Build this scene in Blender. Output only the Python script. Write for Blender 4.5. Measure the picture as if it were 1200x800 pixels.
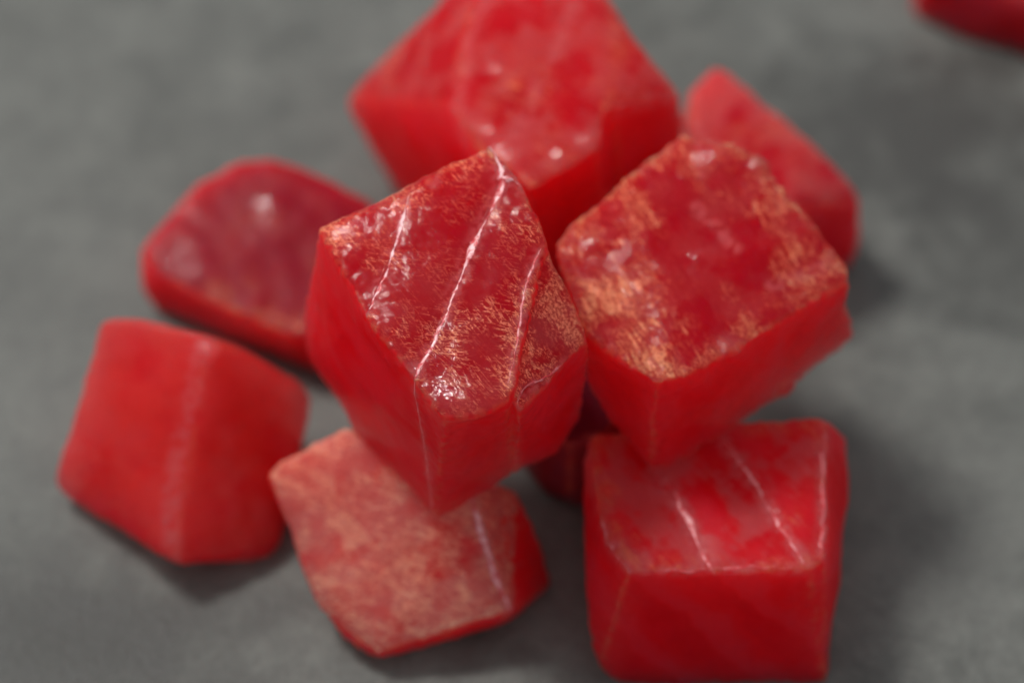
import bpy, bmesh, math, random
import numpy as np
from mathutils import Vector, noise
from mathutils.bvhtree import BVHTree

# ------------------------------------------------------------------ scene, camera, light
scene = bpy.context.scene
for o in list(bpy.data.objects):
    bpy.data.objects.remove(o, do_unlink=True)
col = scene.collection
MM = 0.001                                     # everything is modelled in millimetres, stored in metres

ELEV = math.radians(50)
cam_data = bpy.data.cameras.new('camera')
cam = bpy.data.objects.new('camera', cam_data)
col.objects.link(cam)
scene.camera = cam
cam_data.sensor_width = 36
cam_data.lens = 36 * 260 / 84                  # macro lens, 84 mm across at 260 mm
cam_data.clip_start = 0.01
cam_data.clip_end = 20
cam.location = (0, -260 * math.cos(ELEV) * MM, (22 + 260 * math.sin(ELEV)) * MM)
cam.rotation_euler = (math.radians(40), 0, 0)
cam_data.dof.use_dof = True
cam_data.dof.focus_distance = 0.2455
cam_data.dof.aperture_fstop = 12.5
cam_data.dof.aperture_blades = 9

world = bpy.data.worlds.new('World')
scene.world = world
world.use_nodes = True
wt = world.node_tree
bg = wt.nodes['Background']
# a dim room: a little paler towards the ceiling
wtc = wt.nodes.new('ShaderNodeTexCoord'); wsep = wt.nodes.new('ShaderNodeSeparateXYZ'); wmr = wt.nodes.new('ShaderNodeMapRange')
wt.links.new(wtc.outputs['Generated'], wsep.inputs[0]); wt.links.new(wsep.outputs[2], wmr.inputs[0])
wmr.inputs[1].default_value = -0.3; wmr.inputs[2].default_value = 1.0
wmr.inputs[3].default_value = 0.45; wmr.inputs[4].default_value = 0.48
bg.inputs['Color'].default_value = (0.92, 0.955, 1.0, 1)
wt.links.new(wmr.outputs[0], bg.inputs['Strength'])

def area(name, loc, target, sx, sy, power, colour):
    d = bpy.data.lights.new(name, 'AREA')
    d.shape = 'RECTANGLE'; d.size = sx; d.size_y = sy; d.energy = power; d.color = colour
    o = bpy.data.objects.new(name, d); col.objects.link(o)
    o.location = loc
    o.rotation_euler = (Vector(target) - Vector(loc)).to_track_quat('-Z', 'Y').to_euler()
    return o
# a window to the left and a little behind of the board
window = area('window_light', (-0.35, 0.24, 0.69), (0, 0, 0.01), 0.18, 0.17, 5.3, (1.0, 0.985, 0.95))

vs = scene.view_settings
scene.display_settings.display_device = 'sRGB'
vs.view_transform = 'Standard'; vs.look = 'None'; vs.exposure = 0; vs.gamma = 1; vs.use_curve_mapping = False
scene.render.engine = 'CYCLES'
scene.cycles.use_denoising = True
scene.cycles.max_bounces = 7
scene.cycles.volume_bounces = 4
scene.cycles.transparent_max_bounces = 8
scene.cycles.use_adaptive_sampling = True
scene.cycles.adaptive_threshold = 0.06

# ------------------------------------------------------------------ node helpers
class NT:
    def __init__(s, name):
        s.m = bpy.data.materials.new(name); s.m.use_nodes = True
        s.t = s.m.node_tree; s.t.nodes.clear()
    def n(s, typ, **kw):
        nd = s.t.nodes.new(typ)
        for k, v in kw.items():
            if k == 'inp':
                for i, x in v.items(): s.put(nd.inputs[i], x)
            else: setattr(nd, k, v)
        return nd
    def put(s, sock, x):
        if hasattr(x, 'is_output') or isinstance(x, bpy.types.NodeSocket): s.t.links.new(x, sock)
        else: sock.default_value = x
    def math(s, op, a, b=0.0, c=0.0, clamp=False):
        nd = s.n('ShaderNodeMath', operation=op, use_clamp=clamp)
        s.put(nd.inputs[0], a); s.put(nd.inputs[1], b); s.put(nd.inputs[2], c)
        return nd.outputs[0]
    def ramp(s, v, a, b, c=0.0, d=1.0, smooth=True):
        nd = s.n('ShaderNodeMapRange', interpolation_type='SMOOTHSTEP' if smooth else 'LINEAR', clamp=True)
        for i, x in enumerate((v, a, b, c, d)): s.put(nd.inputs[i], x)
        return nd.outputs[0]
    def mix(s, f, a, b, mode='MIX'):
        nd = s.n('ShaderNodeMix', data_type='RGBA', blend_type=mode)
        s.put(nd.inputs[0], f); s.put(nd.inputs[6], a); s.put(nd.inputs[7], b)
        return nd.outputs[2]
    def noise(s, vec, scale, detail=3, rough=0.55, dist=0.0):
        nd = s.n('ShaderNodeTexNoise', inp={'Scale': scale, 'Detail': detail, 'Roughness': rough, 'Distortion': dist})
        s.put(nd.inputs['Vector'], vec)
        return nd.outputs['Fac']
    def mapping(s, vec, rot=(0, 0, 0), scale=(1, 1, 1), loc=(0, 0, 0)):
        nd = s.n('ShaderNodeMapping', inp={'Rotation': rot, 'Scale': scale, 'Location': loc})
        s.put(nd.inputs['Vector'], vec)
        return nd.outputs[0]
    def attr(s, name):
        return s.n('ShaderNodeAttribute', attribute_name=name).outputs['Fac']

def rgb(r, g, b): return (r, g, b, 1.0)

# corner points of each cut piece, seam lines and flecked areas, in millimetres
PIECES = {'center': {'hulls': [[(-1.84, 7.72, 37.5), (-8.32, 3.36, 36.2), (-15.25, 1.52, 34.0), (-11.39, -6.45, 33.0), (-7.7, -12.09, 32.0),
                       (-5.11, -15.33, 31.0), (-2.95, -15.07, 31.2), (-0.26, -14.22, 31.6), (-0.13, -13.11, 32.0), (0.81, 3.64, 36.8),
                       (2.62, -0.91, 35.2), (0.6, -8.71, 33.2), (-6.31, -10.87, 12.5), (-17.63, 7.5, 16.0), (-17.09, 3.8, 15.0),
                       (-13.04, -2.73, 13.5), (-2.32, -9.17, 13.5), (0.0, -8.17, 14.5), (2.29, 5.32, 19.0), (-2.91, 12.01, 19.0),
                       (-8.73, 10.42, 17.5)],
                      [(2.49, -1.1, 34.8), (1.47, -3.7, 33.9), (0.53, -8.46, 32.6), (0.07, -12.97, 31.1), (0.59, -13.93, 30.2), (4.36, -8.42, 28.9),
                       (6.06, -6.47, 29.6), (4.85, -3.83, 31.8), (5.54, -4.29, 17.5), (3.65, -6.64, 15.5), (0.14, -8.77, 15.5), (2.86, 5.32, 19.0),
                       (-0.71, 4.38, 19.0), (-1.02, -5.14, 26.0)]],
            'seams': [([(-8.18, 3.21, 36.17), (-8.89, 0.88, 35.42), (-9.72, -2.13, 34.46), (-10.69, -4.75, 33.58), (-11.2, -6.04, 33.14)], 0.5, 1.0),
                      ([(-1.77, 7.56, 37.47), (-0.95, 4.49, 36.87), (-1.75, 1.92, 36.18), (-2.82, -0.58, 35.43), (-4.01, -3.7, 34.51),
                        (-5.18, -6.71, 33.62), (-6.28, -9.28, 32.85), (-7.32, -11.48, 32.19), (-7.64, -12.09, 32.0)],
                       0.42, 0.9),
                      ([(-0.88, 4.33, 36.85), (0.14, 4.13, 36.86), (0.81, 3.56, 36.78)], 0.7, 0.85),
                      ([(2.28, -1.52, 35.07), (1.2, -4.03, 34.49), (0.73, -6.47, 33.84), (0.4, -8.72, 33.22), (0.0, -11.04, 32.59),
                        (-0.33, -12.62, 32.13)],
                       0.2, 0.55),
                      ([(0.46, -13.39, 30.58), (0.86, -12.24, 30.83), (1.99, -11.18, 30.47), (3.2, -10.01, 30.1), (4.14, -9.02, 29.84)], 0.3, 0.35),
                      ([(-7.64, -12.15, 31.87), (-7.26, -11.82, 25.63), (-6.78, -11.44, 19.65), (-6.3, -10.96, 12.97)], 0.3, 0.5)],
            'gold': [((4.16, -5.41, 31.57), 2.6, 1.2), ((2.66, -9.83, 30.61), 2.2, 1.1), ((0.0, 1.34, 36.11), 3, 0.35),
                     ((-3.31, -9.22, 32.98), 4, 0.45), ((-10.75, -1.6, 34.36), 3, 0.35), ((-4.93, -12.63, 31.94), 3, 0.5),
                     ((-13.85, 0.45, 34.09), 2.2, 0.9), ((-9.61, -8.89, 32.6), 2, 0.6)],
            'glints': [((-5.52, -13.15, 31.74), 1.5), ((-3.94, -13.86, 31.57), 1.6), ((-10.82, -4.88, 33.53), 0.8), ((-7.58, -11.19, 32.25), 0.8)]},
 'right': {'hulls': [[(3.64, 6.04, 27.0), (4.77, 7.76, 27.6), (10.18, 11.31, 28.2), (14.3, 17.09, 29.0), (18.69, 15.6, 28.6), (20.57, 14.32, 28.3),
                      (23.11, 10.42, 27.5), (27.39, 4.77, 25.8), (27.36, 3.62, 25.2), (23.8, 0.78, 25.6), (19.06, -3.45, 26.0), (13.78, -7.24, 26.3),
                      (11.38, -7.94, 26.3), (6.17, -3.24, 26.4), (4.03, 2.96, 26.8), (6.31, -2.66, 19.5), (8.99, -5.11, 16.5), (11.43, -7.76, 15.0),
                      (12.98, -7.32, 15.0), (19.73, -2.83, 15.0), (27.42, 4.49, 15.3), (27.68, 6.17, 18.0), (14.89, 19.19, 16.5), (8.77, 11.29, 16.5),
                      (22.13, 15.21, 16.5)],
                     [(27.43, 5.95, 21.0), (28.51, 4.85, 19.0), (28.68, 4.52, 17.5), (27.78, 4.49, 15.3), (21.38, -0.81, 15.2), (19.72, -1.16, 19.0),
                      (19.27, 4.38, 19.0), (21.98, 11.73, 16.0), (23.47, 6.5, 22.0), (25.48, 5.12, 22.5)],
                     [(22.21, -0.76, 15.6), (23.85, 0.52, 15.6), (23.63, 0.52, 14.7), (23.02, 0.07, 14.8), (22.7, -0.62, 17.0), (23.79, 0.42, 16.4),
                      (21.67, -0.49, 16.5)]],
           'seams': [([(15.14, 9.57, 28.11), (16.69, 7.75, 27.83), (18.15, 5.47, 27.44)], 0.3, 0.1),
                     ([(21.19, 2.35, 26.55), (23.71, 3.51, 26.27), (26.27, 5.18, 26.07)], 0.22, 0.0)],
           'gold': [((7.75, 1.17, 27.06), 3.4, 1.0), ((10.91, -4.92, 26.59), 3.2, 1.05), ((6.28, 5.47, 27.44), 2.6, 0.9),
                    ((24.6, 4.45, 26.26), 2.6, 0.8), ((22.7, 9.28, 27.39), 2.6, 0.6), ((17.06, 14.02, 28.51), 3.5, 0.5),
                    ((9.84, 8.78, 27.94), 3, 0.7), ((19.3, -0.95, 26.35), 2.5, 0.6)],
           'glints': [((16.36, 14.26, 28.57), 1.2), ((20.49, 14.05, 28.27), 1.0), ((17.25, -3.75, 26.26), 1.0), ((14.76, 4.43, 27.56), 0.5),
                      ((6.29, 5.89, 27.48), 0.8)]},
 'bottom_right': {'hulls': [[(6.39, -3.47, 14.2), (19.91, -2.33, 14.6), (25.27, -2.06, 14.6), (26.34, -2.28, 14.3), (25.23, -16.42, 14.3),
                             (23.77, -17.58, 14.5), (9.26, -17.54, 14.2), (7.1, -12.13, 13.6), (5.84, -4.63, 12.0), (28.21, -0.79, 10.0),
                             (28.32, -5.89, 8.0), (27.06, -13.49, 3.0), (26.16, -18.76, -0.0), (8.98, -18.94, 0.0), (7.25, -18.32, 1.5),
                             (6.37, -16.02, 5.0), (27.24, 6.6, -0.0), (28.63, -0.96, -0.0), (9.0, 2.79, 0.0)]],
                  'seams': [([(11.83, -6.89, 14.34), (13.28, -9.83, 14.36), (14.67, -13.65, 14.36), (15.91, -17.47, 14.34)], 0.26, 0.5),
                            ([(17.69, -4.53, 14.52), (19.63, -8.37, 14.52), (21.63, -12.9, 14.51), (23.58, -17.33, 14.5)], 0.22, 0.5),
                            ([(25.79, -2.93, 14.44), (25.68, -8.24, 14.35), (25.4, -12.59, 14.34), (24.87, -16.55, 14.35)], 0.25, 0.2),
                            ([(7.1, -12.17, 13.54), (8.03, -14.63, 13.6), (9.13, -17.28, 14.08)], 0.4, 0.55),
                            ([(9.33, -17.54, 14.2), (13.71, -17.52, 14.29), (18.52, -17.25, 14.4), (23.7, -17.58, 14.5)], 0.13, 0.17)],
                  'gold': [((24.32, -11.88, 14.54), 3, 0.3), ((8.97, -15.08, 14.21), 3, 0.3)],
                  'glints': [],
                  'layers': (1.0, 0.4, 0.83, 7.2)},
 'bottom': {'hulls': [[(-20.48, -4.05, 9.5), (-19.38, -3.47, 10.5), (-14.01, -2.06, 13.0), (-3.31, -8.42, 12.4), (0.0, -15.13, 5.2),
                       (-0.57, -15.26, 4.4), (-11.14, -17.62, 2.6), (-11.19, -17.32, 1.4), (-14.28, -15.66, 2.0), (-16.29, -13.58, 3.5),
                       (-19.17, -7.56, 7.0), (0.43, -4.72, 8.0), (3.49, -8.98, 1.0), (2.91, -9.55, 0.3), (0.0, -12.74, 0.3), (-12.75, 2.79, 0.0),
                       (-0.74, -0.96, -0.0), (-17.11, -0.96, -0.0), (-14.59, -9.16, 0.0)]],
            'seams': [([(-3.31, -8.52, 12.3), (-2.68, -10.42, 10.25), (-1.56, -12.87, 7.63), (-0.14, -15.03, 5.31)], 0.5, 0.55)],
            'gold': [((-17.18, -4.98, 10.12), 4, 0.8), ((-12.82, -9.12, 8.5), 5, 0.9), ((-15.71, -11.96, 5.15), 4, 0.7),
                     ((-7.08, -13.38, 7.12), 5, 0.9), ((-4.24, -10.92, 9.73), 4, 0.6)],
            'glints': []},
 'left': {'hulls': [[(-35.22, 8.77, 14.5), (-33.55, 8.63, 15.0), (-26.54, 5.85, 16.6), (-25.63, 4.68, 16.2), (-21.55, 6.26, 12.5),
                     (-18.05, 6.89, 8.5), (-17.21, 6.39, 7.0), (-18.42, -0.28, 4.0), (-19.92, -5.74, 1.5), (-20.66, -6.5, 0.8), (-27.95, -9.72, 4.0),
                     (-28.57, -9.66, 4.4), (-34.41, -4.56, 2.6), (-39.1, -0.64, 1.8), (-39.83, 0.54, 2.2), (-37.44, 4.2, 9.0), (-34.43, 11.47, 0.0),
                     (-25.25, 11.47, 0.0), (-19.26, 5.65, 0.0), (-28.3, -6.01, 0.0), (-22.07, -5.55, 0.0), (-37.43, 1.85, -0.0)]],
          'seams': [([(-26.09, 5.03, 16.23), (-26.81, 2.17, 13.81), (-28.12, -1.6, 10.45), (-28.83, -5.52, 7.27), (-28.65, -9.35, 4.59)], 0.8, 0.1)],
          'gold': [],
          'glints': [((-25.71, 4.35, 15.92), 1.2)]},
 'back_left': {'hulls': [[(-33.78, 23.82, 6.6), (-31.81, 26.67, 7.6), (-29.02, 30.39, 8.6), (-25.07, 32.69, 9.0), (-21.95, 33.01, 9.0),
                          (-17.31, 30.66, 9.0), (-12.42, 27.95, 8.5), (-11.52, 22.2, 7.5), (-13.61, 13.43, 6.0), (-20.3, 14.22, 6.0),
                          (-27.45, 18.22, 6.0), (-31.92, 21.09, 6.2), (-33.81, 22.9, 2.0), (-32.73, 22.09, 0.3), (-26.97, 19.78, 0.0),
                          (-17.57, 14.64, 0.0), (-13.13, 15.44, 0.0), (-24.08, 33.13, 0.0), (-14.35, 29.91, 0.0), (-31.74, 27.78, 0.0)]],
               'seams': [],
               'gold': [((-21.24, 14.88, 6.04), 3, 0.6), ((-25.2, 18.13, 6.34), 3, 0.5), ((-23.21, 25.9, 7.98), 4, 0.3)],
               'glints': [((-22.37, 28.14, 8.4), 0.5)]},
 'back': {'hulls': [[(1.51, 14.17, 25.0), (4.33, 16.16, 25.4), (7.02, 17.95, 25.6), (8.09, 22.0, 26.4), (9.75, 31.12, 26.6), (8.48, 34.98, 27.0),
                     (6.8, 38.8, 27.5), (-3.04, 39.86, 26.5), (-4.46, 29.62, 26.0), (-5.0, 23.87, 25.0), (-1.81, 16.77, 24.0), (-6.94, 42.75, 19.0),
                     (-11.88, 40.49, 14.0), (-15.18, 38.76, 10.5), (-15.25, 39.12, 9.0), (-11.1, 37.28, 0.0), (-13.75, 40.23, 3.0),
                     (8.76, 22.85, 14.5), (4.11, 17.93, 14.0), (-3.32, 48.79, 0.0), (8.32, 49.95, 0.0), (3.89, 19.65, 1.0), (9.43, 24.81, 1.0),
                     (-8.34, 51.11, 0.0), (-4.72, 24.81, 1.0)],
                    [(8.62, 22.6, 26.2), (8.69, 34.33, 26.8), (10.7, 30.06, 26.4), (11.87, 28.56, 25.8), (14.64, 26.79, 23.6), (15.27, 29.63, 18.0),
                     (15.43, 31.68, 14.0), (9.57, 23.82, 13.0), (7.39, 26.99, 25.5), (6.74, 26.13, 20.0), (11.01, 24.81, 1.0), (15.83, 27.96, 1.0),
                     (15.54, 41.95, -0.0), (8.05, 34.21, 0.0)]],
          'seams': [([(-2.56, 35.08, 26.39), (-4.09, 29.6, 26.03), (-4.79, 25.17, 25.25), (-4.03, 21.37, 23.9)], 0.7, 0.1),
                    ([(5.09, 34.38, 27.06), (3.7, 29.04, 26.57), (1.83, 24.38, 26.06), (0.0, 18.99, 25.34)], 0.6, 0.1),
                    ([(8.94, 22.84, 25.33), (11.81, 24.83, 24.33), (14.5, 26.7, 23.27)], 0.8, 0.1)],
          'gold': [((6.53, 19.41, 25.95), 3, 0.4), ((1.47, 24.41, 26.03), 5, 0.4), ((-10.05, 37.04, 17.56), 4, 0.5), ((3.62, 17.79, 25.56), 4, 0.4)],
          'glints': [((6.16, 18.98, 25.88), 1.1), ((3.97, 17.31, 25.54), 0.7)]},
 'back_right': {'hulls': [[(18.69, 39.72, 14.0), (16.06, 36.43, 14.0), (15.51, 32.86, 13.0), (19.6, 39.06, 14.0), (24.25, 34.41, 13.4),
                           (27.23, 31.32, 12.6), (30.28, 28.79, 11.0), (31.72, 27.54, 9.4), (31.93, 27.2, 8.4), (31.83, 28.12, 2.0),
                           (31.58, 27.78, 0.0), (22.72, 22.38, 13.0), (28.97, 34.21, 0.0), (22.96, 43.08, 0.0), (18.04, 43.08, 0.0),
                           (17.38, 20.23, 12.0), (20.3, 20.5, 0.0), (30.87, 26.73, 0.0)]],
                'seams': [],
                'gold': [((23.17, 31.44, 13.36), 5, 0.4)],
                'glints': []},
 'middle': {'hulls': [[(6.54, 5.15, 13.6), (0.88, 7.79, 11.0), (0.29, 4.42, 8.5), (2.63, 1.06, 8.0), (4.93, -0.65, 9.0), (7.57, -0.94, 11.0),
                       (13.73, 3.72, 14.2), (13.26, 11.52, 14.0), (2.97, 13.3, 12.5), (6.5, 5.15, 0.0), (1.18, 7.62, 0.0), (0.63, 4.45, 0.0),
                       (2.82, 1.3, 0.0), (4.99, -0.31, 0.0), (7.47, -0.58, 0.0), (13.26, 3.8, 0.0), (12.81, 11.13, 0.0), (3.14, 12.81, 0.0)]],
            'seams': [],
            'gold': [],
            'glints': []},
 'corner': {'hulls': [[(38.95, 60.88, 9.0), (42.57, 58.33, 8.0), (46.13, 56.53, 8.0), (54.94, 52.84, 7.0), (42.6, 62.27, 3.0), (45.48, 60.72, 2.5),
                       (49.78, 58.75, 1.6), (53.32, 57.21, 1.0), (57.92, 56.97, 1.0), (46.96, 69.92, 12.0), (55.79, 66.17, 12.0), (59.99, 57.4, 10.0),
                       (39.69, 60.81, 0.0), (43.06, 58.43, 0.0), (46.37, 56.76, 0.0), (54.56, 53.33, 0.0), (43.09, 62.1, 0.0), (45.76, 60.66, 0.0),
                       (49.76, 58.83, 0.0), (47.14, 69.21, 0.0), (55.35, 65.73, 0.0), (59.26, 57.57, 0.0)]],
            'seams': [],
            'gold': [],
            'glints': []}}

# ------------------------------------------------------------------ materials
def concrete():
    t = NT('grey_concrete')
    tc = t.n('ShaderNodeTexCoord').outputs['Object']
    p = t.mapping(tc, scale=(1000, 1000, 1000))
    big = t.noise(p, 0.035, 3, 0.55, 0.4)
    mid = t.noise(p, 0.16, 5, 0.68, 0.3)
    fine = t.noise(p, 1.1, 5, 0.7)
    grit = t.noise(p, 4.0, 2, 0.5)
    v = t.math('ADD', t.math('MULTIPLY', big, 0.32), t.math('ADD', t.math('MULTIPLY', mid, 0.43), t.math('MULTIPLY', fine, 0.25)))
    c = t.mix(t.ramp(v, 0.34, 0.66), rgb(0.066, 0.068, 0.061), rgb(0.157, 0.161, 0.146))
    for cx, cy, rx, ry, amt in ((40, 45, 17, 13, 0.85), (-38, -14, 24, 9, 0.7), (-44, 24, 12, 8, 0.22), (6, -24, 30, 8, 0.3), (48, 30, 16, 10, 0.5)):  # shade on the table, painted into the concrete colour as ragged dark ovals
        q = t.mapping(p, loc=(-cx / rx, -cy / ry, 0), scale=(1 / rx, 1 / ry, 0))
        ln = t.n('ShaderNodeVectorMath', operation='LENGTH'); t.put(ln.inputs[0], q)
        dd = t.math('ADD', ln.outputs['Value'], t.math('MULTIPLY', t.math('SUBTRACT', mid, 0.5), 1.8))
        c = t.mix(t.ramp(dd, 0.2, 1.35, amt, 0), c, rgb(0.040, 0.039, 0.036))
    c = t.mix(t.ramp(grit, 0.56, 0.72, 0, 0.55), c, rgb(0.055, 0.056, 0.052))
    h = t.math('ADD', t.math('MULTIPLY', fine, 0.7), t.math('MULTIPLY', grit, 0.3))
    bump = t.n('ShaderNodeBump', inp={'Strength': 0.6, 'Distance': 0.0003, 'Height': h})
    b = t.n('ShaderNodeBsdfPrincipled', inp={'Base Color': c, 'Roughness': t.ramp(mid, 0.3, 0.7, 0.5, 0.68), 'Normal': bump.outputs[0]})
    o = t.n('ShaderNodeOutputMaterial', inp={0: b.outputs[0]})
    return t.m

def flesh(name, rot, hatch=0.5, clump=0.5, grain_amt=0.3, size=1.0, pale=0.3, deep=1.0, dark=0.8, seed=0.0, clear=0.5,
          coat=0.6, relief=0.6, bloom=(0.36, 0.68), gold_col=(0.62, 0.19, 0.075), milk_col=(0.62, 0.095, 0.095)):
    """raw tuna: red translucent muscle, pearly coppery fibre flecks on the cut, pale tissue along the seams"""
    t = NT(name)
    tc = t.n('ShaderNodeTexCoord').outputs['Object']
    p = t.mapping(tc, scale=(1000, 1000, 1000), loc=(seed * 13.1, seed * 7.7, seed * 3.3))
    pr = t.mapping(p, rot=(0, 0, rot))
    cut, wet = t.attr('cut'), t.attr('wet')
    # muscle colour, in layers, deeper where the fibres are cut across
    lay = t.attr('lay')
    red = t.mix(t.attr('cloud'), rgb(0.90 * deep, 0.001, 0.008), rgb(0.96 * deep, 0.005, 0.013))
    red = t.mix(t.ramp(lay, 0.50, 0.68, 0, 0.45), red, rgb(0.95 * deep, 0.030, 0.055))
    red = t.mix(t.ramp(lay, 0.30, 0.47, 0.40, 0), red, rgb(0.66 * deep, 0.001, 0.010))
    red = t.mix(t.ramp(t.attr('edge'), 0.2, 3.8, 0.30, 0), red, rgb(0.96 * deep, 0.045, 0.060))  # glow of the thin edges, painted in as a paler red
    grain = t.noise(t.mapping(pr, scale=(0.30, 1.8, 1.8)), 1.0, 3, 0.6)
    red = t.mix(t.ramp(grain, 0.5, 0.75, 0, 0.30), red, rgb(0.95 * deep, 0.025, 0.040))
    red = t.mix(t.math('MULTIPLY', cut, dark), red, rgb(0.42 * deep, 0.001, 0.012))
    # soft milky bloom of the cut face and its thin drier rim
    milk = t.math('MULTIPLY', cut, t.ramp(t.math('ADD', t.attr('bloom'), t.math('MULTIPLY', t.math('SUBTRACT', grain, 0.5), 0.5)), bloom[0], bloom[1], 0, pale))
    red = t.mix(milk, red, rgb(*milk_col))
    red = t.mix(t.math('MULTIPLY', t.attr('rim'), 0.5), red, rgb(0.72, 0.13, 0.075))
    base = t.mix(t.math('MULTIPLY', t.attr('pale_seam'), 0.58), red, rgb(0.74, 0.17, 0.18))
    # coppery flecks
    if hatch or clump or grain_amt:
        dens = t.attr('dens')
        g3 = t.noise(p, 4.5 * size, 2, 0.65)
        terms = []
        base = t.mix(t.math('MULTIPLY', cut, t.ramp(dens, 0.15, 1.0, 0, 0.38)), base, rgb(gold_col[0] * 0.85, gold_col[1] * 0.55, gold_col[2] * 0.6))
        if hatch:
            ra = t.math('ABSOLUTE', t.math('SUBTRACT', t.noise(t.mapping(pr, scale=(0.26 * size, 2.1 * size, 1.0 * size)), 1.0, 2, 0.65, 0.25), 0.5))
            pr2 = t.mapping(p, rot=(0, 0, rot - 0.75))
            rb = t.math('ABSOLUTE', t.math('SUBTRACT', t.noise(t.mapping(pr2, scale=(0.30 * size, 2.4 * size, 1.0 * size)), 1.0, 2, 0.65, 0.25), 0.5))
            lines = t.math('MAXIMUM', t.ramp(ra, 0.008, 0.034, 1, 0), t.ramp(rb, 0.008, 0.026, 1, 0))
            lines = t.math('MULTIPLY', lines, t.math('MULTIPLY', t.ramp(dens, 0.05, 0.42), t.ramp(g3, 0.36, 0.52)))
            terms.append(t.math('MULTIPLY', lines, hatch))
        if clump:
            st = t.noise(t.mapping(pr, scale=(0.26 * size, 1.9 * size, 1.0 * size)), 1.0, 3, 0.68, 0.35)
            blob = t.ramp(t.math('SUBTRACT', st, t.math('SUBTRACT', 0.68, t.math('MULTIPLY', dens, 0.23))), 0.0, 0.035)
            blob = t.math('MULTIPLY', t.math('MULTIPLY', blob, t.ramp(dens, 0.05, 0.3)), t.ramp(g3, 0.34, 0.50, 0.15, 1.0))
            crack = t.math('ABSOLUTE', t.math('SUBTRACT', t.noise(t.mapping(pr, scale=(0.35 * size, 0.9 * size, 0.7 * size)), 1.0, 2, 0.6, 0.6), 0.5))
            terms.append(t.math('MULTIPLY', t.math('MULTIPLY', blob, t.ramp(crack, 0.010, 0.040)), clump))
        if grain_amt:
            terms.append(t.math('MULTIPLY', t.math('MULTIPLY', t.ramp(g3, 0.48, 0.62), t.ramp(dens, 0.25, 1.0)), grain_amt))
        fl = terms[0]
        for x in terms[1:]: fl = t.math('MAXIMUM', fl, x)
        fl = t.math('MULTIPLY', fl, t.math('MULTIPLY', cut, t.math('SUBTRACT', 1.0, t.math('MULTIPLY', wet, 0.7))), clamp=True)
        base = t.mix(fl, base, rgb(*gold_col))
        solid = fl
    else:
        solid = 0.0
    # relief: fine fibre grain on the cut, nearly smooth on the sides
    hf = t.noise(t.mapping(pr, scale=(0.8, 2.5, 2.5)), 1.0, 3, 0.66, 0.5)
    bump = t.n('ShaderNodeBump', inp={'Distance': t.math('ADD', 0.00013, t.math('MULTIPLY', wet, 0.00010)), 'Height': hf, 'Strength': t.math('ADD', 0.12, t.math('MULTIPLY', cut, relief))})
    b = t.n('ShaderNodeBsdfPrincipled', inp={
        'Base Color': base, 'Roughness': 0.40, 'IOR': 1.40, 'Specular IOR Level': 0.12,
        'Metallic': t.math('MULTIPLY', solid, 0.12),
        'Subsurface Weight': 1.0, 'Subsurface Radius': (1.0, 0.20, 0.16), 'Subsurface Scale': 0.014,
        'Normal': bump.outputs[0]})
    # the flesh lets light in: part of the surface opens on a scattering red inside; the flecks and tissue stay solid
    open_ = t.n('ShaderNodeBsdfTransparent')
    fac = t.math('MULTIPLY', clear, t.math('SUBTRACT', 1.0, t.math('MULTIPLY', solid, 0.8)))
    skin = t.n('ShaderNodeMixShader', inp={0: fac, 1: b.outputs[0], 2: open_.outputs[0]}) if clear else b
    # thin wet film over everything
    film = t.n('ShaderNodeBsdfGlossy', inp={'Roughness': 0.07, 'Normal': bump.outputs[0]})
    fres = t.n('ShaderNodeFresnel', inp={'IOR': 1.47, 'Normal': bump.outputs[0]})
    wetness = t.math('MAXIMUM', t.math('MULTIPLY', wet, 1.5), t.math('MULTIPLY', t.math('ADD', 0.30 * coat, t.math('MULTIPLY', cut, 0.7 * coat)), t.attr('damp')))
    surf = t.n('ShaderNodeMixShader', inp={0: t.math('MULTIPLY', fres.outputs[0], wetness), 1: skin.outputs[0], 2: film.outputs[0]})
    vol = t.n('ShaderNodeVolumePrincipled', inp={'Color': rgb(0.99, 0.03, 0.05), 'Density': 220.0, 'Anisotropy': 0.2, 'Absorption Color': rgb(1.0, 0.0, 0.0)})
    out = t.n('ShaderNodeOutputMaterial', inp={0: surf.outputs[0]})
    if clear: t.put(out.inputs[1], vol.outputs[0])
    return t.m

def tissue(strength):
    t = NT('connective_tissue')
    tc = t.n('ShaderNodeTexCoord').outputs['Object']
    p = t.mapping(tc, scale=(1000, 1000, 1000))
    n1 = t.noise(p, 1.6, 4, 0.65)
    mid = t.attr('mid')                                  # 1 on the line, 0 at its edges
    f = t.math('MULTIPLY', t.math('MULTIPLY', mid, t.ramp(n1, 0.40, 0.58, 0.05, 1.0)), strength)
    c = t.mix(f, rgb(0.55, 0.006, 0.016), rgb(0.98, 0.70, 0.72))
    bump = t.n('ShaderNodeBump', inp={'Distance': 0.00012, 'Height': t.noise(p, 3.5, 4, 0.65), 'Strength': 0.7})
    b = t.n('ShaderNodeBsdfPrincipled', inp={
        'Base Color': c, 'Roughness': 0.36, 'IOR': 1.42,
        'Coat Weight': 1.0, 'Coat Roughness': 0.12, 'Normal': bump.outputs[0], 'Coat Normal': bump.outputs[0]})
    t.n('ShaderNodeOutputMaterial', inp={0: b.outputs[0]})
    return t.m
_tissue = {}
def tissue_mat(s):
    k = round(s, 2)
    if k not in _tissue: _tissue[k] = tissue(k)
    return _tissue[k]

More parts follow.
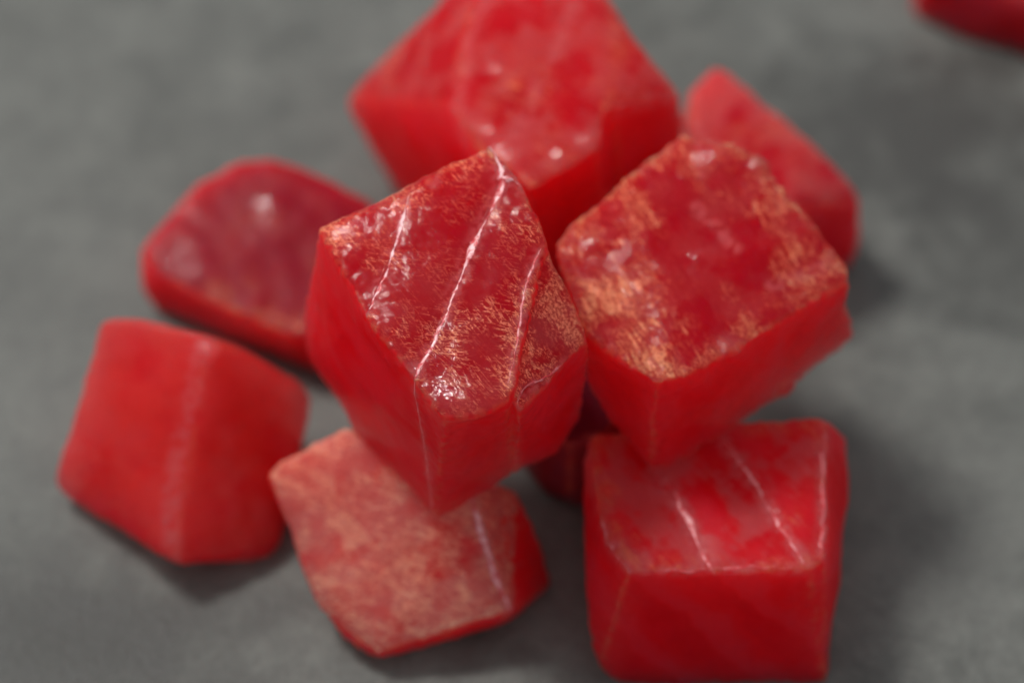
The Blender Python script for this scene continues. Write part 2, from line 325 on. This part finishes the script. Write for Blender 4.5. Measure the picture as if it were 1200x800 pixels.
# ------------------------------------------------------------------ the board
def build_board():
    bm = bmesh.new()
    n = 48; s = 900.0
    g = [[None] * (n + 1) for _ in range(n + 1)]
    for i in range(n + 1):
        for j in range(n + 1):
            x, y = (i / n - .5) * s, (j / n - .5) * s
            g[i][j] = bm.verts.new((x * MM, y * MM, 0.05 * noise.noise((x * .02, y * .02, 3)) * MM - 0.00012))
    for i in range(n):
        for j in range(n):
            bm.faces.new((g[i][j], g[i + 1][j], g[i + 1][j + 1], g[i][j + 1]))
    ext = bmesh.ops.extrude_face_region(bm, geom=[e for e in bm.edges if e.is_boundary])
    bmesh.ops.translate(bm, verts=[v for v in ext['geom'] if isinstance(v, bmesh.types.BMVert)], vec=(0, 0, -0.018))
    me = bpy.data.meshes.new('table_surface'); bm.to_mesh(me); bm.free()
    for f in me.polygons: f.use_smooth = True
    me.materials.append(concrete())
    o = bpy.data.objects.new('table_surface', me); col.objects.link(o)
    o['kind'] = 'structure'
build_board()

# ------------------------------------------------------------------ tuna pieces
def hull_mesh(hulls):
    bm = bmesh.new()
    for pts in hulls:
        b2 = bmesh.new()
        vs_ = [b2.verts.new(p) for p in pts]
        r = bmesh.ops.convex_hull(b2, input=vs_)
        bmesh.ops.delete(b2, geom=list({v for v in b2.verts if not v.link_faces}), context='VERTS')
        bmesh.ops.recalc_face_normals(b2, faces=b2.faces[:])
        tmp = bpy.data.meshes.new('tmp'); b2.to_mesh(tmp); b2.free()
        bm.from_mesh(tmp); bpy.data.meshes.remove(tmp)
    segs = []                                             # the sharp edges, to know how far a point is from a rim
    for e in bm.edges:
        if len(e.link_faces) == 2 and e.calc_face_angle(0) > 0.45:
            segs.append((tuple(e.verts[0].co), tuple(e.verts[1].co)))
    me = bpy.data.meshes.new('hull'); bm.to_mesh(me); bm.free()
    return me, segs

def seg_dist(V, a, b):
    a = np.array(a); b = np.array(b); d = b - a
    tt = np.clip(((V - a) @ d) / max(d @ d, 1e-9), 0, 1)
    return np.linalg.norm(V - (a + tt[:, None] * d), axis=1)

def resample(pts, step):
    out = []
    P_ = [Vector(p) for p in pts]
    for i in range(len(P_) - 1):                          # Catmull-Rom through the points
        p0, p1, p2, p3 = P_[max(i - 1, 0)], P_[i], P_[i + 1], P_[min(i + 2, len(P_) - 1)]
        k = max(2, int((p2 - p1).length / step))
        for j in range(k):
            u = j / k
            out.append(0.5 * ((2 * p1) + (p2 - p0) * u + (2 * p0 - 5 * p1 + 4 * p2 - p3) * u * u + (3 * p1 - p0 - 3 * p2 + p3) * u ** 3))
    out.append(P_[-1])
    return out

def smoothstep(x, a, b):
    x = np.clip((x - a) / (b - a), 0, 1); return x * x * (3 - 2 * x)

_l = window.location.normalized(); _v = (cam.location - Vector((0, 0, 0.03))).normalized()
HALF = np.array((_l + _v).normalized()) * np.array([1, 1, 0])      # slope that mirrors the window to the lens
def build_piece(spec, name, label, group, mat, voxel=0.3, smooth=6, lump=0.30, rag=0.05, cut_lo=0.42, gold0=0.0, rim_gold=0.0, stepmm=0.12, seed=0):
    me, segs = hull_mesh(spec['hulls'])
    tmp = bpy.data.objects.new('tmp', me); col.objects.link(tmp)
    md = tmp.modifiers.new('r', 'REMESH'); md.mode = 'VOXEL'; md.voxel_size = voxel; md.adaptivity = 0
    dg = bpy.context.evaluated_depsgraph_get()
    body = bpy.data.meshes.new_from_object(tmp.evaluated_get(dg))
    bpy.data.objects.remove(tmp); bpy.data.meshes.remove(me)
    nv = len(body.vertices)
    V = np.empty(nv * 3); body.vertices.foreach_get('co', V); V = V.reshape(-1, 3)
    E = np.empty(len(body.edges) * 2, dtype=np.int64); body.edges.foreach_get('vertices', E); E = E.reshape(-1, 2)
    deg = np.bincount(E.ravel(), minlength=nv)[:, None]
    for _ in range(smooth):
        S = np.zeros_like(V)
        for c in range(3):
            S[:, c] = np.bincount(E[:, 0], V[E[:, 1], c], nv) + np.bincount(E[:, 1], V[E[:, 0], c], nv)
        V = 0.45 * V + 0.55 * S / np.maximum(deg, 1)
    def put():
        body.vertices.foreach_set('co', V.ravel()); body.update()
    def normals():
        N = np.empty(nv * 3); body.vertices.foreach_get('normal', N); return N.reshape(-1, 3)
    put(); N = normals()
    edge = np.full(nv, 9.0)
    for a, b in segs: edge = np.minimum(edge, seg_dist(V, a, b))
    cut = smoothstep(N[:, 2], cut_lo, cut_lo + 0.2)
    for _ in range(int(0.9 / voxel) ** 2 // 2):
        cut = 0.4 * cut + 0.6 * (np.bincount(E[:, 0], cut[E[:, 1]], nv) + np.bincount(E[:, 1], cut[E[:, 0]], nv)) / np.maximum(deg[:, 0], 1)
    seam = np.full(nv, 9.0); groove = np.zeros(nv); step = np.zeros(nv)
    lines = []
    for pts, w, st in spec['seams']:
        L = resample(pts, 0.5); lines.append((L, w, st))
        A = np.array([tuple(p) for p in L])
        lo = A.min(0) - 5; hi = A.max(0) + 5
        idx = np.where(np.all((V > lo) & (V < hi), axis=1))[0]
        if not len(idx): continue
        d = np.min(np.linalg.norm(V[idx][:, None, :] - A[None], axis=2), axis=1)
        seam[idx] = np.minimum(seam[idx], np.maximum(0, d - w * 0.5) )
        j = np.argmin(np.linalg.norm(V[idx][:, None, :] - A[None], axis=2), axis=1)
        tg = np.gradient(A, axis=0); tg /= np.linalg.norm(tg, axis=1)[:, None] + 1e-9
        sd = np.einsum('ij,ij->i', np.cross(tg[j], N[idx]), V[idx] - A[j])
        step[idx] += -stepmm * min(1, st * 1.3) * np.tanh(sd / 0.12) * np.exp(-np.abs(sd) / 2.2) * np.exp(-(np.maximum(0, d - np.abs(sd)) / 0.6) ** 2)
        groove[idx] = np.maximum(groove[idx], np.exp(-(d / 0.55) ** 2) * 0.08 + np.exp(-(d / 1.4) ** 2) * 0.08)
    gold = np.full(nv, gold0)
    for c, r, a in spec['gold']:
        gold = np.maximum(gold, a * np.exp(-(np.linalg.norm(V - np.array(c), axis=1) / r) ** 2 * 0.8))
    if rim_gold: gold = np.maximum(gold, rim_gold * (1 - smoothstep(edge, 0.3, 3.0)))
    disp = np.empty(nv)
    for i in range(nv):
        x, y, z = V[i]
        disp[i] = lump * noise.noise((x * .19 + seed * 9, y * .19, z * .19)) + 0.35 * lump * noise.noise((x * .5, y * .5 + seed * 5, z * .5)) \
            + rag * noise.noise((x * 1.5 + seed, y * 1.5, z * 1.5)) * (0.35 + 2.0 * math.exp(-edge[i] * 1.2))
    def fbm(sx, sy, sz, oct_, sd, th=0.0):
        c_, s_ = math.cos(th), math.sin(th)
        X = (V[:, 0] * c_ - V[:, 1] * s_) * sx + sd * 7.3; Y = (V[:, 0] * s_ + V[:, 1] * c_) * sy + sd * 3.1; Z = V[:, 2] * sz
        return 0.5 + 0.5 * np.array([noise.fractal(q, 0.8, 2.1, oct_) for q in zip(X.tolist(), Y.tolist(), Z.tolist())])
    th = 0.15 + seed * 0.6
    masks = dict(
        cloud=smoothstep(fbm(.16, .16, .16, 3, seed + .1), 0.32, 0.7),
        lay=fbm(.05, .30, .22, 3, seed + .4, th),
        bloom=fbm(.26, .26, .26, 4, seed + .7),
        damp=0.10 + 0.9 * smoothstep(fbm(.3, .3, .3, 3, seed + .9), 0.42, 0.68),
        rim=(1 - smoothstep(edge, 0.05, 0.55)) * smoothstep(fbm(1.4, 1.4, 1.4, 2, seed + 1.3), 0.40, 0.60),
        pale_seam=(1 - smoothstep(seam, 0.0, 0.9)) * (0.1 + 0.9 * smoothstep(fbm(1.5, 1.5, 1.5, 3, seed + 1.7), 0.36, 0.62)),
        dens=gold * (0.30 + 0.85 * smoothstep(fbm(.34, .34, .34, 4, seed + 2.1), 0.30, 0.66)))
    if 'layers' in spec:                                   # muscle layers that run on from the top over the front
        nx, ny, nz, per = spec['layers']
        q0 = np.array(tuple(lines[0][0][len(lines[0][0]) // 2]))
        u = ((V - q0) @ np.array([nx, ny, nz])) / per + 0.35 * (masks['bloom'] - 0.5)
        u = u - np.floor(u)
        masks['lay'] = 0.76 - 0.50 * smoothstep(u, 0.02, 0.80) + 0.50 * smoothstep(u, 0.94, 1.0) + 0.35 * (masks['lay'] - 0.5)
    groove_cut = groove * cut
    cut = smoothstep(cut + 0.9 * (fbm(1.7, 1.7, 1.7, 2, seed + 2.6) - 0.5), 0.36, 0.66)
    V = V + N * (disp + step - groove_cut)[:, None]
    V[:, 2] = np.maximum(V[:, 2], 0.02)
    wet = np.zeros(nv)  # mask of the added glint swellings, with a stronger film there
    for c, sg in spec.get('glints', ()):                  # swellings added to the wet surface so the window glints there
        c = np.array(c); i = int(np.argmin(np.linalg.norm(V - c, axis=1)))
        dn = HALF * N[i, 2] - N[i] * np.array([1, 1, 0])
        k = np.linalg.norm(dn) + 1e-6
        wet = np.maximum(wet, np.exp(-(np.linalg.norm(V - c, axis=1) / (sg * 1.1)) ** 2))
        ctr = V[i] - dn / k * sg * 0.75
        V = V + N * (min(0.8, k * sg * 1.1) * np.exp(-(np.linalg.norm(V - ctr, axis=1) / sg) ** 2))[:, None]
    put(); N = normals()
    bvh = BVHTree.FromPolygons([tuple(v) for v in V], [tuple(f.vertices) for f in body.polygons])
    base = Vector(((V[:, 0].min() + V[:, 0].max()) / 2, (V[:, 1].min() + V[:, 1].max()) / 2, V[:, 2].min()))
    V = (V - np.array(base)) * MM
    put()
    for k_, arr in list(masks.items()) + [('cut', cut), ('edge', edge), ('wet', wet)]:
        body.attributes.new(k_, 'FLOAT', 'POINT').data.foreach_set('value', arr.astype(np.float32))
    body.polygons.foreach_set('use_smooth', np.ones(len(body.polygons), dtype=bool)); body.update()
    body.materials.clear(); body.materials.append(mat)
    shown = [l for l in lines if l[2] > 0.15]
    if shown:
        root = bpy.data.objects.new(name, None); root.empty_display_size = 0.005
        col.objects.link(root); root.location = base * MM
        fo = bpy.data.objects.new('flesh', body); col.objects.link(fo); fo.parent = root
    else:
        root = bpy.data.objects.new(name, body); col.objects.link(root); root.location = base * MM
    root['label'] = label; root['category'] = 'tuna cube'; root['group'] = group
    rnd = random.Random(seed + 5)
    for L, w, st in shown:
        L = resample([tuple(p) for p in L], 0.16)
        ph = rnd.random() * 50
        verts, mids, faces = [], [], []
        m = len(L)
        for i, p in enumerate(L):
            tg = (L[min(i + 1, m - 1)] - L[max(i - 1, 0)]).normalized()
            q, nrm, _, _ = bvh.find_nearest(p)
            side = tg.cross(nrm).normalized()
            u = i / (m - 1)
            s_ = i * 0.16
            taper = min(1, u * 9, (1 - u) * 9) ** 0.6
            hw = w * (0.62 + 1.25 * noise.noise((s_ * .42, ph, 1)) + 0.5 * noise.noise((s_ * 2.1, ph, 4))) * taper
            hw = max(0.02, hw)
            off = 0.22 * noise.noise((s_ * .8, ph, 8)) + 0.08 * noise.noise((s_ * 2.6, ph, 9))
            for a, hgt, md_ in ((-1, -0.03, 0), (-.45, 0.03, .6), (0, 0.055, 1), (.45, 0.03, .6), (1, -0.03, 0)):
                e_ = 1 + 0.5 * noise.noise((s_ * 3.1, ph + a * 7, 3))
                c0, n0, _, _ = bvh.find_nearest(q + side * (off + a * hw * e_))
                verts.append(tuple((c0 + n0 * hgt - base) * MM)); mids.append(md_)
        for i in range(m - 1):
            for a in range(4):
                k = i * 5 + a
                faces.append((k, k + 1, k + 6, k + 5))
        sm = bpy.data.meshes.new('seam'); sm.from_pydata(verts, [], faces); sm.update()
        sm.attributes.new('mid', 'FLOAT', 'POINT').data.foreach_set('value', mids)
        sm.polygons.foreach_set('use_smooth', [True] * len(faces))
        sm.materials.append(tissue_mat(st))
        so = bpy.data.objects.new('seam', sm); col.objects.link(so); so.parent = root
    return root

G = 'raw tuna cubes piled on the grey table'
build_piece(PIECES['center'], 'tuna_cube', 'sharp crimson tuna cube with white seams, leaning in the middle of the pile', G,
            flesh('tuna_center', 0.9, hatch=0.9, clump=0.35, grain_amt=0.75, size=0.95, pale=0.15, dark=1.0, seed=1, coat=0.55, relief=0.65, gold_col=(0.78, 0.28, 0.16)),
            voxel=0.17, smooth=3, lump=0.34, rag=0.07, gold0=0.16, rim_gold=0.38, stepmm=0.16, seed=1)
build_piece(PIECES['right'], 'tuna_cube', 'tuna cube with orange flecks round its dark red top, perched at right', G,
            flesh('tuna_right', 1.12, hatch=0.55, clump=0.8, grain_amt=0.15, size=0.95, pale=0.22, dark=1.0, seed=2, coat=0.35, relief=0.6, gold_col=(0.78, 0.29, 0.15)),
            voxel=0.18, smooth=3, lump=0.5, rag=0.13, gold0=0.13, rim_gold=0.55, seed=2)
build_piece(PIECES['bottom_right'], 'tuna_cube', 'squarish tuna cube with two slanting pale lines across its top, lowest at the right', G,
            flesh('tuna_bottom_right', 0.9, hatch=0.3, clump=0.4, grain_amt=0.2, size=0.9, pale=0.6, dark=0.3, seed=3, clear=0.35, coat=0.2, milk_col=(0.60, 0.10, 0.11)),
            voxel=0.23, smooth=4, lump=0.32, rag=0.10, gold0=0.12, rim_gold=0.4, seed=3)
build_piece(PIECES['bottom'], 'tuna_cube', 'flat tuna chunk with a pale copper mottled top, in front under the middle cube', G,
            flesh('tuna_bottom', 0.4, hatch=0.75, clump=0.7, grain_amt=0.3, size=0.8, pale=1.0, dark=0.3, seed=4, coat=0.4, gold_col=(0.76, 0.32, 0.22), clear=0.35, bloom=(-0.15, 0.62), milk_col=(0.64, 0.125, 0.115)),
            voxel=0.25, smooth=5, lump=0.38, rag=0.07, gold0=0.62, rim_gold=0.6, seed=4)
build_piece(PIECES['left'], 'tuna_cube', 'smooth orange red tuna cube with a pale ridge down its middle, at the far left', G,
            flesh('tuna_left', 0.2, hatch=0, clump=0, grain_amt=0, pale=0.5, dark=0.05, deep=0.80, seed=5, coat=0.3, relief=0.2, bloom=(-0.2, 0.8), milk_col=(0.86, 0.085, 0.065)),
            voxel=0.28, smooth=18, lump=0.34, rag=0.06, seed=5)
build_piece(PIECES['back_left'], 'tuna_cube', 'low rounded dark red tuna slab behind the smooth cube at left', G,
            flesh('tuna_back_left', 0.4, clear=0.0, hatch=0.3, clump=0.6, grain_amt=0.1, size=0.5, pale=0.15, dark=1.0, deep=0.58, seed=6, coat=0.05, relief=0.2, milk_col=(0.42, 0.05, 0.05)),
            voxel=0.34, smooth=5, lump=0.3, rag=0.03, gold0=0.12, seed=6)
build_piece(PIECES['back'], 'tuna_cube', 'big blurred tuna block at the back, cut off by the top of the picture', G,
            flesh('tuna_back', 0.8, hatch=0.3, clump=0.6, grain_amt=0.1, size=0.5, pale=0.55, dark=0.6, seed=7, coat=0.2, relief=0.2, milk_col=(0.66, 0.12, 0.12)),
            voxel=0.32, smooth=5, lump=0.35, rag=0.03, gold0=0.15, rim_gold=0.35, seed=7)
build_piece(PIECES['back_right'], 'tuna_cube', 'blurred plain tuna cube peeking out behind the orange flecked cube', G,
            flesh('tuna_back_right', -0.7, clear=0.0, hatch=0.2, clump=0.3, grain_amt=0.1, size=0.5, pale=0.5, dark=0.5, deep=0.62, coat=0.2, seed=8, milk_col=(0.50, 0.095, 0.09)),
            voxel=0.36, smooth=6, lump=0.45, rag=0.05, gold0=0.1, seed=8)
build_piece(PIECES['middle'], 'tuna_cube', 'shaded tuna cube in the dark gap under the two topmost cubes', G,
            flesh('tuna_middle', 0.3, clear=0.0, hatch=0, clump=0, grain_amt=0, pale=0.0, deep=0.26, coat=0.0, seed=9),  # deep: shade of the gap painted into the flesh colour
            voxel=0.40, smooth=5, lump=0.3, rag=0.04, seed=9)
build_piece(PIECES['corner'], 'tuna_cube', 'very blurred tuna cube lying apart in the top right corner', G,
            flesh('tuna_corner', 0.3, clear=0.0, hatch=0, clump=0, grain_amt=0, pale=0.3, deep=0.45, seed=10),  # flesh colour darkened to stand for the shade on this cube
            voxel=0.42, smooth=5, lump=0.4, rag=0.04, seed=10)
